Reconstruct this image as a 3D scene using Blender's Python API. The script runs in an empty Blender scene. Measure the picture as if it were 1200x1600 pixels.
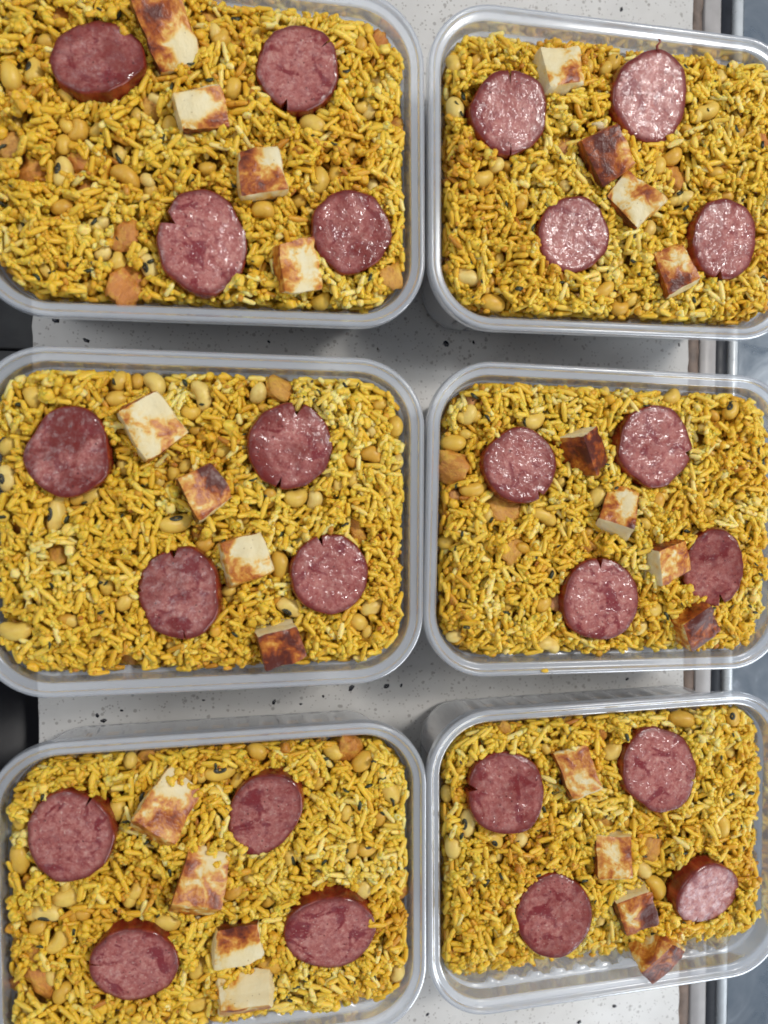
import bpy, math, random
import numpy as np
from mathutils import Matrix, Vector, Quaternion

# ---------------------------------------------------------------- camera, light, exposure
MM = 0.001
RIM = 50.0                      # height of the tubs' rims above the counter, millimetres
scene = bpy.context.scene
COL = scene.collection
CAM_H, ROT_X, ROT_Y, FOCAL = 275.25, math.radians(-2.083), math.radians(-11.376), 1191.3
cam_data = bpy.data.cameras.new('camera')
cam = bpy.data.objects.new('camera', cam_data)
COL.objects.link(cam)
CAM_R = Matrix.Rotation(ROT_Y, 3, 'Y') @ Matrix.Rotation(ROT_X, 3, 'X')
cam.matrix_world = Matrix.Translation((0, 0, (CAM_H + RIM) * MM)) @ CAM_R.to_4x4()
cam_data.sensor_fit = 'VERTICAL'
cam_data.sensor_height = 36.0
cam_data.lens = FOCAL / 1600.0 * 36.0
cam_data.clip_start = 0.01
cam_data.clip_end = 20.0
cam_data.dof.use_dof = True
cam_data.dof.focus_distance = 0.30
cam_data.dof.aperture_fstop = 9.0
scene.camera = cam

world = bpy.data.worlds.new('World')
scene.world = world
world.use_nodes = True
bg = world.node_tree.nodes['Background']
bg.inputs['Color'].default_value = (0.78, 0.86, 1.0, 1)
bg.inputs['Strength'].default_value = 0.38


def area_lamp(name, loc, target, size_x, size_y, power, colour):
    d = bpy.data.lights.new(name, 'AREA')
    d.shape = 'RECTANGLE'
    d.size, d.size_y, d.energy, d.color = size_x, size_y, power, colour
    o = bpy.data.objects.new(name, d)
    COL.objects.link(o)
    o.location = loc
    o.rotation_euler = (Vector(target) - Vector(loc)).to_track_quat('-Z', 'Y').to_euler()
    return o


area_lamp('ceiling_lamp', (0.84, 0.48, 1.35), (0.07, 0, 0.04), 0.22, 0.22, 17.0, (1.0, 0.97, 0.93))
area_lamp('fill_light', (-1.0, 0.45, 1.45), (0.07, 0, 0.04), 1.3, 1.0, 10.0, (1.0, 0.985, 0.96))  # added soft fill from the left, not a source in the room
area_lamp('window_light', (1.25, -1.05, 0.55), (0.07, -0.05, 0.04), 1.3, 0.9, 14.0, (0.88, 0.94, 1.0))

scene.view_settings.view_transform = 'Standard'
scene.view_settings.look = 'None'
scene.view_settings.gamma = 1.0
scene.view_settings.exposure = -0.2
scene.view_settings.use_curve_mapping = False
scene.render.engine = 'CYCLES'
scene.cycles.use_denoising = True
scene.cycles.filter_width = 1.8
scene.cycles.max_bounces = 7
scene.cycles.diffuse_bounces = 3
scene.cycles.transmission_bounces = 6
scene.cycles.transparent_max_bounces = 14
scene.cycles.use_adaptive_sampling = True
scene.cycles.adaptive_threshold = 0.035
scene.cycles.caustics_reflective = False
scene.cycles.caustics_refractive = False
scene.cycles.sample_clamp_indirect = 6.0

rng = np.random.default_rng(7)
random.seed(7)

# ---------------------------------------------------------------- helpers


def at(px, py, z):
    """Point of the scene (mm, z above the rim plane) that photograph pixel px, py shows at height z."""
    d = CAM_R @ Vector(((px - 600) / FOCAL, -(py - 800) / FOCAL, -1))
    t = (z - CAM_H) / d.z
    return np.array([t * d.x, t * d.y, z])


def fast_mesh(name, verts, tris=None, quads=None, smooth=True, mat=None, attrs=None):
    verts = np.asarray(verts, dtype=np.float32)
    me = bpy.data.meshes.new(name)
    me.vertices.add(len(verts))
    me.vertices.foreach_set('co', (verts * MM).ravel())
    idx, start, n = [], [], 0
    if quads is not None and len(quads):
        q = np.asarray(quads, dtype=np.int32)
        idx.append(q.ravel())
        start.append(np.arange(len(q), dtype=np.int32) * 4)
        n += q.size
    if tris is not None and len(tris):
        t = np.asarray(tris, dtype=np.int32)
        idx.append(t.ravel())
        start.append(n + np.arange(len(t), dtype=np.int32) * 3)
    idx, start = np.concatenate(idx), np.concatenate(start)
    me.loops.add(len(idx))
    me.loops.foreach_set('vertex_index', idx)
    me.polygons.add(len(start))
    me.polygons.foreach_set('loop_start', start)
    if attrs:
        for an, av in attrs.items():
            av = np.asarray(av, dtype=np.float32)
            if av.ndim == 1:
                a = me.attributes.new(an, 'FLOAT', 'POINT')
                a.data.foreach_set('value', av)
            else:
                a = me.attributes.new(an, 'FLOAT_VECTOR', 'POINT')
                a.data.foreach_set('vector', av.ravel())
    me.update(calc_edges=True)
    me.validate()
    if smooth:
        me.polygons.foreach_set('use_smooth', np.ones(len(me.polygons), dtype=bool))
    if mat:
        me.materials.append(mat)
    return me


def link(name, data, parent=None, loc=None, rot=None, scale=None):
    o = bpy.data.objects.new(name, data)
    COL.objects.link(o)
    if parent is not None:
        o.parent = parent
    if loc is not None:
        o.location = [c * MM for c in loc]
    if rot is not None:
        o.rotation_mode = 'QUATERNION'
        o.rotation_quaternion = rot
    if scale is not None:
        o.scale = scale
    return o


def tag(o, label, category, group=None, kind=None):
    o['label'] = label
    if category:
        o['category'] = category
    if group:
        o['group'] = group
    if kind:
        o['kind'] = kind
    return o


def structure(o, label=None, category=None):
    o['kind'] = 'structure'
    if label:
        o['label'] = label
    if category:
        o['category'] = category
    return o


class Mat:
    """Small wrapper for writing node materials."""

    def __init__(self, name):
        self.m = bpy.data.materials.new(name)
        self.m.use_nodes = True
        self.nt = self.m.node_tree
        self.nt.nodes.clear()
        self.out = self.n('ShaderNodeOutputMaterial')

    def n(self, kind, **kw):
        nd = self.nt.nodes.new(kind)
        for k, v in kw.items():
            setattr(nd, k, v)
        return nd

    def put(self, socket, v):
        if isinstance(v, bpy.types.NodeSocket):
            self.nt.links.new(v, socket)
        elif v is not None:
            if isinstance(v, (tuple, list)) and len(v) == 3 and socket.type == 'RGBA':
                v = (*v, 1)
            socket.default_value = v

    def coord(self, kind='Object', scale=None, offset=None):
        c = self.n('ShaderNodeTexCoord').outputs[kind]
        if scale is None and offset is None:
            return c
        mp = self.n('ShaderNodeMapping')
        self.put(mp.inputs['Vector'], c)
        if scale is not None:
            mp.inputs['Scale'].default_value = scale if isinstance(scale, (tuple, list)) else (scale,) * 3
        if offset is not None:
            self.put(mp.inputs['Location'], offset)
        return mp.outputs[0]

    def noise(self, vec, scale, detail=3, rough=0.55, distort=0.0, out='Fac'):
        t = self.n('ShaderNodeTexNoise')
        self.put(t.inputs['Vector'], vec)
        t.inputs['Scale'].default_value = scale
        t.inputs['Detail'].default_value = detail
        t.inputs['Roughness'].default_value = rough
        t.inputs['Distortion'].default_value = distort
        return t.outputs[out]

    def voronoi(self, vec, scale, out='Distance', rand=1.0):
        t = self.n('ShaderNodeTexVoronoi')
        self.put(t.inputs['Vector'], vec)
        t.inputs['Scale'].default_value = scale
        t.inputs['Randomness'].default_value = rand
        return t.outputs[out]

    def ramp(self, fac, stops, interp='LINEAR'):
        r = self.n('ShaderNodeValToRGB')
        r.color_ramp.interpolation = interp
        els = r.color_ramp.elements
        while len(els) < len(stops):
            els.new(0.5)
        for e, (p, c) in zip(els, stops):
            e.position = p
            e.color = (*c, 1) if not isinstance(c, (int, float)) else (c, c, c, 1)
        self.put(r.inputs['Fac'], fac)
        return r.outputs['Color']

    def math(self, op, a, b=None, c=None, clamp=False):
        m = self.n('ShaderNodeMath', operation=op, use_clamp=clamp)
        for s, v in zip(m.inputs, (a, b, c)):
            if v is not None:
                self.put(s, v)
        return m.outputs[0]

    def mix(self, fac, a, b, blend='MIX'):
        m = self.n('ShaderNodeMix', data_type='RGBA', blend_type=blend)
        self.put(m.inputs[0], fac)
        self.put(m.inputs[6], a)
        self.put(m.inputs[7], b)
        return m.outputs[2]

    def attr(self, name, out='Fac', kind='GEOMETRY'):
        return self.n('ShaderNodeAttribute', attribute_name=name, attribute_type=kind).outputs[out]

    def bump(self, height, strength=0.3, dist=0.0005):
        b = self.n('ShaderNodeBump')
        self.put(b.inputs['Height'], height)
        b.inputs['Strength'].default_value = strength
        b.inputs['Distance'].default_value = dist
        return b.outputs[0]

    def principled(self, **kw):
        p = self.n('ShaderNodeBsdfPrincipled')
        for k, v in kw.items():
            self.put(p.inputs[k.replace('_', ' ')], v)
        self.put(self.out.inputs['Surface'], p.outputs[0])
        return p


def smooth_noise(shape, cell, r):
    """Smooth random field of about unit amplitude on a grid, bilinear with cosine easing."""
    gy, gx = int(shape[0] / cell) + 3, int(shape[1] / cell) + 3
    g = r.uniform(-1, 1, (gy, gx))
    y = np.arange(shape[0]) / cell
    x = np.arange(shape[1]) / cell
    iy, ix = y.astype(int), x.astype(int)
    fy, fx = y - iy, x - ix
    fy, fx = fy * fy * (3 - 2 * fy), fx * fx * (3 - 2 * fx)
    a = g[iy][:, ix] * (1 - fx) + g[iy][:, ix + 1] * fx
    b = g[iy + 1][:, ix] * (1 - fx) + g[iy + 1][:, ix + 1] * fx
    return a * (1 - fy)[:, None] + b * fy[:, None]


# cheap 3-D value noise for shaping lumps
_perm = rng.uniform(-1, 1, (32, 32, 32))


def lump(p, freq, seed=0.0):
    q = np.asarray(p) * freq + seed
    i = np.floor(q).astype(int)
    f = q - i
    f = f * f * (3 - 2 * f)
    r = 0
    for dx in (0, 1):
        for dy in (0, 1):
            for dz in (0, 1):
                w = (f[:, 0] if dx else 1 - f[:, 0]) * (f[:, 1] if dy else 1 - f[:, 1]) * (f[:, 2] if dz else 1 - f[:, 2])
                r = r + w * _perm[(i[:, 0] + dx) % 32, (i[:, 1] + dy) % 32, (i[:, 2] + dz) % 32]
    return r


# ---------------------------------------------------------------- materials

def mat_stone():
    m = Mat('polished_stone')
    co = m.coord('Object')
    cloud = m.noise(co, 22, 4, 0.6)
    base = m.ramp(cloud, [(0.3, (0.52, 0.505, 0.48)), (0.7, (0.66, 0.65, 0.625))])
    mid = m.voronoi(co, 260)
    keep = m.noise(co, 90, 2)
    spots = m.math('MULTIPLY', m.math('LESS_THAN', mid, 0.2), m.math('GREATER_THAN', keep, 0.46))
    base = m.mix(m.math('MULTIPLY', spots, 0.6), base, (0.22, 0.20, 0.18))
    fine = m.voronoi(co, 620)
    keep2 = m.noise(co, 160, 2)
    sp2 = m.math('MULTIPLY', m.math('LESS_THAN', fine, 0.22), m.math('GREATER_THAN', keep2, 0.44))
    base = m.mix(m.math('MULTIPLY', sp2, 0.55), base, (0.16, 0.13, 0.11))
    stain = m.ramp(m.noise(co, 9, 3, 0.6), [(0.5, 0.0), (0.75, 1.0)])
    base = m.mix(m.math('MULTIPLY', stain, 0.25), base, (0.42, 0.36, 0.28))
    rgh = m.ramp(m.noise(co, 60, 3), [(0.3, 0.26), (0.7, 0.4)])
    m.principled(Base_Color=base, Roughness=rgh, Normal=m.bump(m.noise(co, 500, 2), 0.05, 0.0004))
    return m.m


def mat_plain(name, colour, rough=0.5, metal=0.0, var=0.15, scale=60, bump=0.1):
    m = Mat(name)
    co = m.coord('Object')
    n = m.noise(co, scale, 4, 0.6)
    lo = tuple(c * (1 - var) for c in colour)
    hi = tuple(min(1, c * (1 + var)) for c in colour)
    m.principled(Base_Color=m.ramp(n, [(0.3, lo), (0.7, hi)]), Roughness=m.ramp(n, [(0.3, rough * 0.8), (0.7, min(1, rough * 1.2))]),
                 Metallic=metal, Normal=m.bump(n, bump, 0.0005))
    return m.m


def mat_steel():
    m = Mat('brushed_steel')
    co = m.coord('Object', (30, 900, 30))
    n = m.noise(co, 1.0, 5, 0.7)
    blotch = m.noise(m.coord('Object'), 35, 4, 0.65, 1.2)  # uneven bluish patches, varying both colour and roughness
    col = m.ramp(blotch, [(0.35, (0.30, 0.36, 0.42)), (0.6, (0.42, 0.47, 0.52)), (0.72, (0.60, 0.66, 0.72))])
    m.principled(Base_Color=col, Metallic=0.75, Roughness=m.ramp(blotch, [(0.3, 0.22), (0.7, 0.42)]), Normal=m.bump(n, 0.06, 0.0003))
    return m.m


def mat_plastic():
    m = Mat('milky_translucent_plastic')
    co = m.coord('Object')
    wav = m.noise(co, 45, 2, 0.5)
    nrm = m.bump(wav, 0.08, 0.0012)
    tr = m.n('ShaderNodeBsdfTransparent')
    tr.inputs['Color'].default_value = (0.955, 0.97, 0.985, 1)
    df = m.n('ShaderNodeBsdfDiffuse')
    df.inputs['Color'].default_value = (0.92, 0.95, 1.0, 1)
    tl = m.n('ShaderNodeBsdfTranslucent')
    tl.inputs['Color'].default_value = (0.88, 0.91, 0.96, 1)
    gl = m.n('ShaderNodeBsdfGlossy')
    gl.inputs['Color'].default_value = (1, 1, 1, 1)
    gl.inputs['Roughness'].default_value = 0.15
    m.put(gl.inputs['Normal'], nrm)
    s1 = m.n('ShaderNodeMixShader')
    s1.inputs[0].default_value = 0.2
    m.put(s1.inputs[1], df.outputs[0])
    m.put(s1.inputs[2], tl.outputs[0])
    s2 = m.n('ShaderNodeMixShader')
    lw = m.n('ShaderNodeLayerWeight')
    lw.inputs['Blend'].default_value = 0.35
    cloud = m.ramp(lw.outputs['Facing'], [(0.0, 0.26), (0.6, 0.37), (1.0, 0.66)])
    m.put(s2.inputs[0], cloud)
    m.put(s2.inputs[1], tr.outputs[0])
    m.put(s2.inputs[2], s1.outputs[0])
    fr = m.n('ShaderNodeFresnel')
    fr.inputs['IOR'].default_value = 1.45
    m.put(fr.inputs['Normal'], nrm)
    s3 = m.n('ShaderNodeMixShader')
    m.put(s3.inputs[0], m.math('MULTIPLY', fr.outputs[0], 0.5, clamp=True))
    m.put(s3.inputs[1], s2.outputs[0])
    m.put(s3.inputs[2], gl.outputs[0])
    m.put(m.out.inputs['Surface'], s3.outputs[0])
    return m.m


def mat_rice():
    m = Mat('turmeric_rice')
    t = m.n('ShaderNodeAttribute', attribute_name='tint')
    sep = m.n('ShaderNodeSeparateXYZ')
    m.put(sep.inputs[0], t.outputs['Vector'])
    col = m.ramp(sep.outputs[0], [(0.0, (0.44, 0.16, 0.016)), (0.2, (0.66, 0.33, 0.024)), (0.5, (0.79, 0.49, 0.036)), (0.78, (0.84, 0.585, 0.070)), (1.0, (0.88, 0.72, 0.25))])
    co = m.n('ShaderNodeNewGeometry').outputs['Position']
    n = m.noise(co, 420, 3, 0.6)
    f = m.noise(co, 1300, 2, 0.5)
    col = m.mix(m.ramp(n, [(0.5, 0.0), (0.8, 0.35)]), col, (0.68, 0.33, 0.014))
    h = m.math('ADD', n, m.math('MULTIPLY', f, 0.25))
    m.principled(Base_Color=col, Roughness=m.ramp(n, [(0.3, 0.32), (0.7, 0.58)]), Specular_IOR_Level=0.4, Subsurface_Weight=0.7, Subsurface_Radius=(1.0, 0.75, 0.3),
                 Subsurface_Scale=0.0009, Normal=m.bump(h, 0.45, 0.0005))
    return m.m


def mat_oily_base():
    m = Mat('oily_rice_base')
    co = m.coord('Object')
    n = m.noise(co, 300, 4, 0.65)
    col = m.ramp(n, [(0.3, (0.32, 0.11, 0.010)), (0.5, (0.54, 0.25, 0.016)), (0.7, (0.72, 0.42, 0.025))])
    m.principled(Base_Color=col, Roughness=0.35, Normal=m.bump(n, 0.8, 0.0015))
    return m.m


def mat_pea():
    m = Mat('black_eyed_pea_skin')
    co = m.n('ShaderNodeNewGeometry').outputs['Position']
    rnd = m.n('ShaderNodeObjectInfo').outputs['Random']
    base = m.ramp(rnd, [(0.0, (0.64, 0.34, 0.040)), (0.35, (0.72, 0.46, 0.065)), (0.7, (0.77, 0.54, 0.11)), (1.0, (0.80, 0.63, 0.22))])
    n = m.noise(co, 260, 3, 0.6)
    col = m.mix(m.ramp(n, [(0.45, 0.0), (0.75, 0.5)]), base, (0.56, 0.27, 0.03))
    col = m.mix(m.ramp(m.noise(co, 700, 3, 0.6), [(0.56, 0.0), (0.7, 0.5)]), col, (0.74, 0.56, 0.10))
    m.principled(Base_Color=col, Roughness=0.42, Specular_IOR_Level=0.4,
                 Normal=m.bump(n, 0.12, 0.0004))
    return m.m


def mat_pea_eye():
    m = Mat('pea_eye')
    n = m.noise(m.coord('Object'), 900, 3, 0.6)
    m.principled(Base_Color=m.ramp(n, [(0.35, (0.012, 0.012, 0.010)), (0.6, (0.05, 0.05, 0.03)), (0.75, (0.2, 0.19, 0.11))]), Roughness=0.35)
    return m.m


def mat_meat():
    m = Mat('cooked_meat_bit')
    oi = m.n('ShaderNodeObjectInfo')
    co = m.n('ShaderNodeNewGeometry').outputs['Position']
    fib = m.noise(m.coord('Object', (1, 1.7, 1)), 1300, 5, 0.66, 1.6)
    base = m.ramp(oi.outputs['Random'], [(0.0, (0.58, 0.20, 0.035)), (0.4, (0.66, 0.30, 0.045)), (0.75, (0.70, 0.37, 0.06)), (1.0, (0.58, 0.28, 0.14))])
    col = m.mix(m.ramp(fib, [(0.34, 0.6), (0.58, 0.0)]), base, (0.36, 0.10, 0.02))
    col = m.mix(m.ramp(m.noise(co, 260, 4, 0.65), [(0.48, 0.0), (0.68, 0.7)]), col, (0.76, 0.48, 0.06))
    m.principled(Base_Color=col, Roughness=0.42, Normal=m.bump(m.math('ADD', fib, m.math('MULTIPLY', m.noise(co, 500, 4, 0.6), 0.8)), 0.6, 0.0011))
    return m.m


def mat_herb():
    m = Mat('dark_herb')
    n = m.noise(m.coord('Object'), 700, 3)
    m.principled(Base_Color=m.ramp(n, [(0.3, (0.010, 0.010, 0.006)), (0.65, (0.05, 0.06, 0.015))]), Roughness=0.4)
    return m.m


def mat_sausage_face():
    m = Mat('sausage_cut_face')
    oi = m.n('ShaderNodeObjectInfo')
    sep = m.n('ShaderNodeSeparateColor')
    m.put(sep.inputs[0], oi.outputs['Color'])
    brown = sep.outputs[0]
    off = m.n('ShaderNodeCombineXYZ')
    m.put(off.inputs[0], m.math('MULTIPLY', oi.outputs['Random'], 7.0))
    m.put(off.inputs[1], m.math('MULTIPLY', oi.outputs['Random'], 3.0))
    co = m.coord('Object', None, off.outputs[0])
    big = m.noise(co, 105, 3, 0.55, 1.0)
    fine = m.noise(co, 520, 4, 0.65, 0.4)
    wob = m.n('ShaderNodeMix', data_type='VECTOR')
    wob.inputs[0].default_value = 0.0035
    m.put(wob.inputs[4], co)
    m.put(wob.inputs[5], m.noise(co, 240, 2, 0.5, 0, 'Color'))
    vw = wob.outputs[1]
    cellc = m.n('ShaderNodeSeparateColor')
    m.put(cellc.inputs[0], m.voronoi(vw, 520, 'Color'))
    cell2 = m.n('ShaderNodeSeparateColor')
    m.put(cell2.inputs[0], m.voronoi(vw, 1250, 'Color'))
    val = m.math('ADD', m.math('MULTIPLY', cellc.outputs[0], 0.24), m.math('MULTIPLY', cell2.outputs[0], 0.18))
    val = m.math('ADD', val, m.math('MULTIPLY', fine, 0.78))
    col = m.ramp(val, [(0.25, (0.16, 0.024, 0.026)), (0.45, (0.32, 0.085, 0.078)), (0.68, (0.45, 0.165, 0.142)), (0.92, (0.56, 0.29, 0.245))])
    lean = m.ramp(big, [(0.55, 0.0), (0.62, 0.9)])
    col = m.mix(lean, col, (0.19, 0.018, 0.026))
    fleck = m.ramp(m.noise(co, 1000, 3, 0.7), [(0.60, 0.0), (0.68, 0.75)])
    col = m.mix(fleck, col, (0.64, 0.42, 0.35))
    # browned by frying, more towards the skin
    rad = m.attr('rad')
    fry = m.math('ADD', m.math('MULTIPLY', m.math('POWER', rad, 6.0), 0.5), m.math('MULTIPLY', m.math('ADD', brown, 0.02), m.ramp(m.noise(co, 85, 4, 0.6, 0.8), [(0.38, 0.1), (0.6, 1.25)])), clamp=True)
    col = m.mix(fry, col, (0.165, 0.020, 0.016))
    edge = m.ramp(rad, [(0.86, 0.0), (0.97, 0.9)])
    col = m.mix(edge, col, (0.13, 0.016, 0.012))
    hole = m.math('MULTIPLY', m.math('LESS_THAN', m.voronoi(co, 420), 0.13), m.math('GREATER_THAN', m.noise(co, 260, 1), 0.48))
    col = m.mix(m.math('MULTIPLY', hole, 0.8), col, (0.05, 0.008, 0.008))
    wet = m.noise(co, 900, 3, 0.6)
    h = m.math('ADD', m.math('MULTIPLY', fine, 0.8), m.math('MULTIPLY', wet, 0.6))
    h = m.math('SUBTRACT', h, m.math('MULTIPLY', hole, 0.8))
    m.principled(Base_Color=col, Roughness=m.ramp(m.noise(co, 160, 3), [(0.35, 0.24), (0.65, 0.42)]), Specular_IOR_Level=0.25, Coat_Weight=m.ramp(m.noise(co, 300, 3, 0.6), [(0.45, 0.05), (0.62, 0.85)]), Coat_Roughness=0.06, Coat_IOR=1.75, Normal=m.bump(h, 0.3, 0.0007), Coat_Normal=m.bump(m.noise(co, 430, 3, 0.55), 0.5, 0.0014))
    return m.m


def mat_casing():
    m = Mat('sausage_casing')
    co = m.coord('Object')
    n = m.noise(m.coord('Object', (1, 1, 0.4)), 260, 4, 0.6, 0.4)
    col = m.ramp(n, [(0.3, (0.085, 0.008, 0.005)), (0.55, (0.20, 0.022, 0.010)), (0.75, (0.34, 0.055, 0.020))])
    m.principled(Base_Color=col, Roughness=0.25, Coat_Weight=0.3, Coat_Roughness=0.12, Normal=m.bump(n, 0.25, 0.0006))
    return m.m


def mat_cheese():
    m = Mat('grilled_cheese')
    oi = m.n('ShaderNodeObjectInfo')
    off = m.n('ShaderNodeCombineXYZ')
    m.put(off.inputs[0], m.math('MULTIPLY', oi.outputs['Random'], 5.0))
    m.put(off.inputs[2], m.math('MULTIPLY', oi.outputs['Random'], 9.0))
    co = m.coord('Object', None, off.outputs[0])
    sear = m.attr('sear')
    n1 = m.noise(co, 150, 4, 0.62, 0.7)
    n2 = m.noise(co, 420, 4, 0.65)
    v = m.math('ADD', m.math('MULTIPLY', m.math('SUBTRACT', n1, 0.5), 1.9), m.math('MULTIPLY', m.math('SUBTRACT', n2, 0.5), 0.75))
    v = m.math('ADD', m.math('MULTIPLY_ADD', sear, 1.08, 0.05), m.math('MULTIPLY', v, m.ramp(sear, [(0.0, 0.10), (0.16, 1.0)])), clamp=True)
    col = m.ramp(v, [(0.0, (0.76, 0.67, 0.43)), (0.17, (0.74, 0.58, 0.27)), (0.27, (0.72, 0.42, 0.085)), (0.42, (0.58, 0.215, 0.028)), (0.64, (0.33, 0.070, 0.012)), (0.92, (0.10, 0.019, 0.010))])
    pore = m.math('MULTIPLY', m.math('LESS_THAN', m.voronoi(co, 380), 0.09), 0.55)
    col = m.mix(pore, col, (0.20, 0.10, 0.03))
    h = m.math('ADD', n2, m.math('MULTIPLY', n1, 0.5))
    m.principled(Base_Color=col, Roughness=m.ramp(v, [(0.0, 0.55), (0.6, 0.30)]), Specular_IOR_Level=0.45, Normal=m.bump(h, 0.45, 0.0009))
    return m.m


M_STONE, M_PLASTIC, M_RICE, M_BASE = mat_stone(), mat_plastic(), mat_rice(), mat_oily_base()
M_PEA, M_EYE, M_MEAT, M_HERB = mat_pea(), mat_pea_eye(), mat_meat(), mat_herb()
M_FACE, M_CASING, M_CHEESE, M_STEEL = mat_sausage_face(), mat_casing(), mat_cheese(), mat_steel()
M_CHIP = mat_plain('black_stone_chip', (0.012, 0.013, 0.02), 0.2, 0, 0.4, 300, 0.05)
M_SEALANT = mat_plain('brown_sealant', (0.17, 0.125, 0.10), 0.6, 0, 0.5, 120, 0.5)
M_TRIM = mat_plain('grey_trim', (0.42, 0.40, 0.39), 0.4, 0, 0.12, 90, 0.1)
M_RUBBER = mat_plain('black_rubber', (0.012, 0.014, 0.02), 0.5, 0, 0.3, 200, 0.1)
M_EDGE = mat_plain('pale_edge', (0.70, 0.74, 0.76), 0.3, 0.2, 0.1, 120, 0.1)
M_GLASS = mat_plain('black_hob_glass', (0.006, 0.006, 0.008), 0.35, 0, 0.3, 30, 0.02)
M_GLASS.node_tree.nodes['Principled BSDF'].inputs['Specular IOR Level'].default_value = 0.15
M_PANEL = mat_plain('dark_grey_panel', (0.10, 0.10, 0.10), 0.4, 0, 0.2, 80, 0.1)

# ---------------------------------------------------------------- the surface the tubs stand on


def slab(name, x0, x1, y0, y1, z0, z1, mat, bevel=0.6, edge_noise=0.0):
    """Slab with a chamfered top edge; edge_noise roughens its long edges."""
    ny = max(2, int((y1 - y0) / 4)) if edge_noise else 2
    ys = np.linspace(y0, y1, ny)
    nl = rng.normal(0, edge_noise, ny)
    nr = rng.normal(0, edge_noise, ny)
    prof = []
    for k, y in enumerate(ys):
        a, b = x0 + nl[k], x1 + nr[k]
        prof.append([(a, y, z0), (a, y, z1 - bevel), (a + bevel, y, z1), (b - bevel, y, z1), (b, y, z1 - bevel), (b, y, z0)])
    v = np.array(prof).reshape(-1, 3)
    q = []
    for k in range(ny - 1):
        for j in range(6):
            a, b = k * 6 + j, k * 6 + (j + 1) % 6
            q.append((a, b, b + 6, a + 6))
    e = (ny - 1) * 6
    q += [(3, 2, 1, 0), (5, 4, 3, 0), (e, e + 1, e + 2, e + 3), (e, e + 3, e + 4, e + 5)]
    me = fast_mesh(name, v, quads=q, smooth=False, mat=mat)
    return link(name, me)


counter = structure(slab('counter', -76.6, 211.5, -420, 380, -30, 0, M_STONE, 0.5, 0.16), 'pale speckled stone counter slab under the tubs', None)
structure(slab('sealant_strip', 211.9, 217.4, -420, 380, -6, -1.2, M_SEALANT, 0.4, 0.35), 'brown sealant joint beside the stone slab')
structure(slab('trim_strip', 217.7, 226.2, -420, 380, -6, -0.4, M_TRIM, 0.5), 'plain grey trim strip beside the black seal')
structure(slab('rubber_seal', 226.5, 233.0, -420, 380, -6, -1.5, M_RUBBER, 0.8), 'black rubber seal between trim and steel edge')
structure(slab('steel_edge', 233.3, 238.0, -420, 380, -6, 0.2, M_EDGE, 1.2), 'pale raised edge of the steel worktop')
structure(slab('steel_worktop', 238.2, 480, -420, 380, -6, -0.8, M_STEEL, 0.4), 'blotchy bluish steel worktop under the tub corners')
structure(slab('hob_glass', -330, -77.6, -420, 33, -40, -14, M_GLASS, 0.8), 'glossy black glass below the stone slab edge')
structure(slab('drawer_front', -330, -77.6, 34.0, 54.6, -40, -14, M_PANEL, 0.8), 'dark grey panel beside the stone slab')
structure(slab('drawer_front', -330, -77.6, 56.2, 380, -40, -14, M_PANEL, 0.8), 'dark grey panel beyond the narrow gap')

CHIPS = [(87, 500, 9), (135, 532, 8), (237, 563, 3), (152, 1118, 5), (162, 1126, 7), (428, 1097, 7), (549, 1075, 9), (604, 1072, 7), (627, 1071, 5),
         (697, 537, 8), (980, 1061, 5), (971, 15, 6), (1061, 539, 5), (960, 1572, 6), (668, 1585, 5), (905, 1597, 7), (1015, 118, 4), (505, 1088, 4), (352, 506, 4),
         (420, 534, 4), (590, 545, 3), (740, 535, 5), (190, 1110, 4), (470, 1100, 4), (318, 1094, 4)]
for (px, py, s) in CHIPS:
    c = at(px, py, -RIM)
    n = random.choice((5, 6, 7))
    rad = s / 4.0 * 0.8
    a0 = random.uniform(0, 6.28)
    el = random.uniform(0.5, 0.8)
    ring = []
    for k in range(n):
        a = a0 + 2 * math.pi * (k + random.uniform(-0.25, 0.25)) / n
        x, y = rad * math.cos(a), rad * el * math.sin(a)
        ring.append((x * math.cos(a0) - y * math.sin(a0), x * math.sin(a0) + y * math.cos(a0)))
    v = [(x, y, 0.05) for x, y in ring] + [(x * 1.06, y * 1.06, -0.4) for x, y in ring] + [(0, 0, 0.06)]
    t = [(k, (k + 1) % n, 2 * n) for k in range(n)]
    q = [(n + k, n + (k + 1) % n, (k + 1) % n, k) for k in range(n)]
    link('stone_chip', fast_mesh('stone_chip', v, tris=t, quads=q, smooth=False, mat=M_CHIP), counter, (c[0], c[1], 0))

# ---------------------------------------------------------------- plastic tubs

TL, TW, TR = 155.3, 120.0, 25.2


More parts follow.
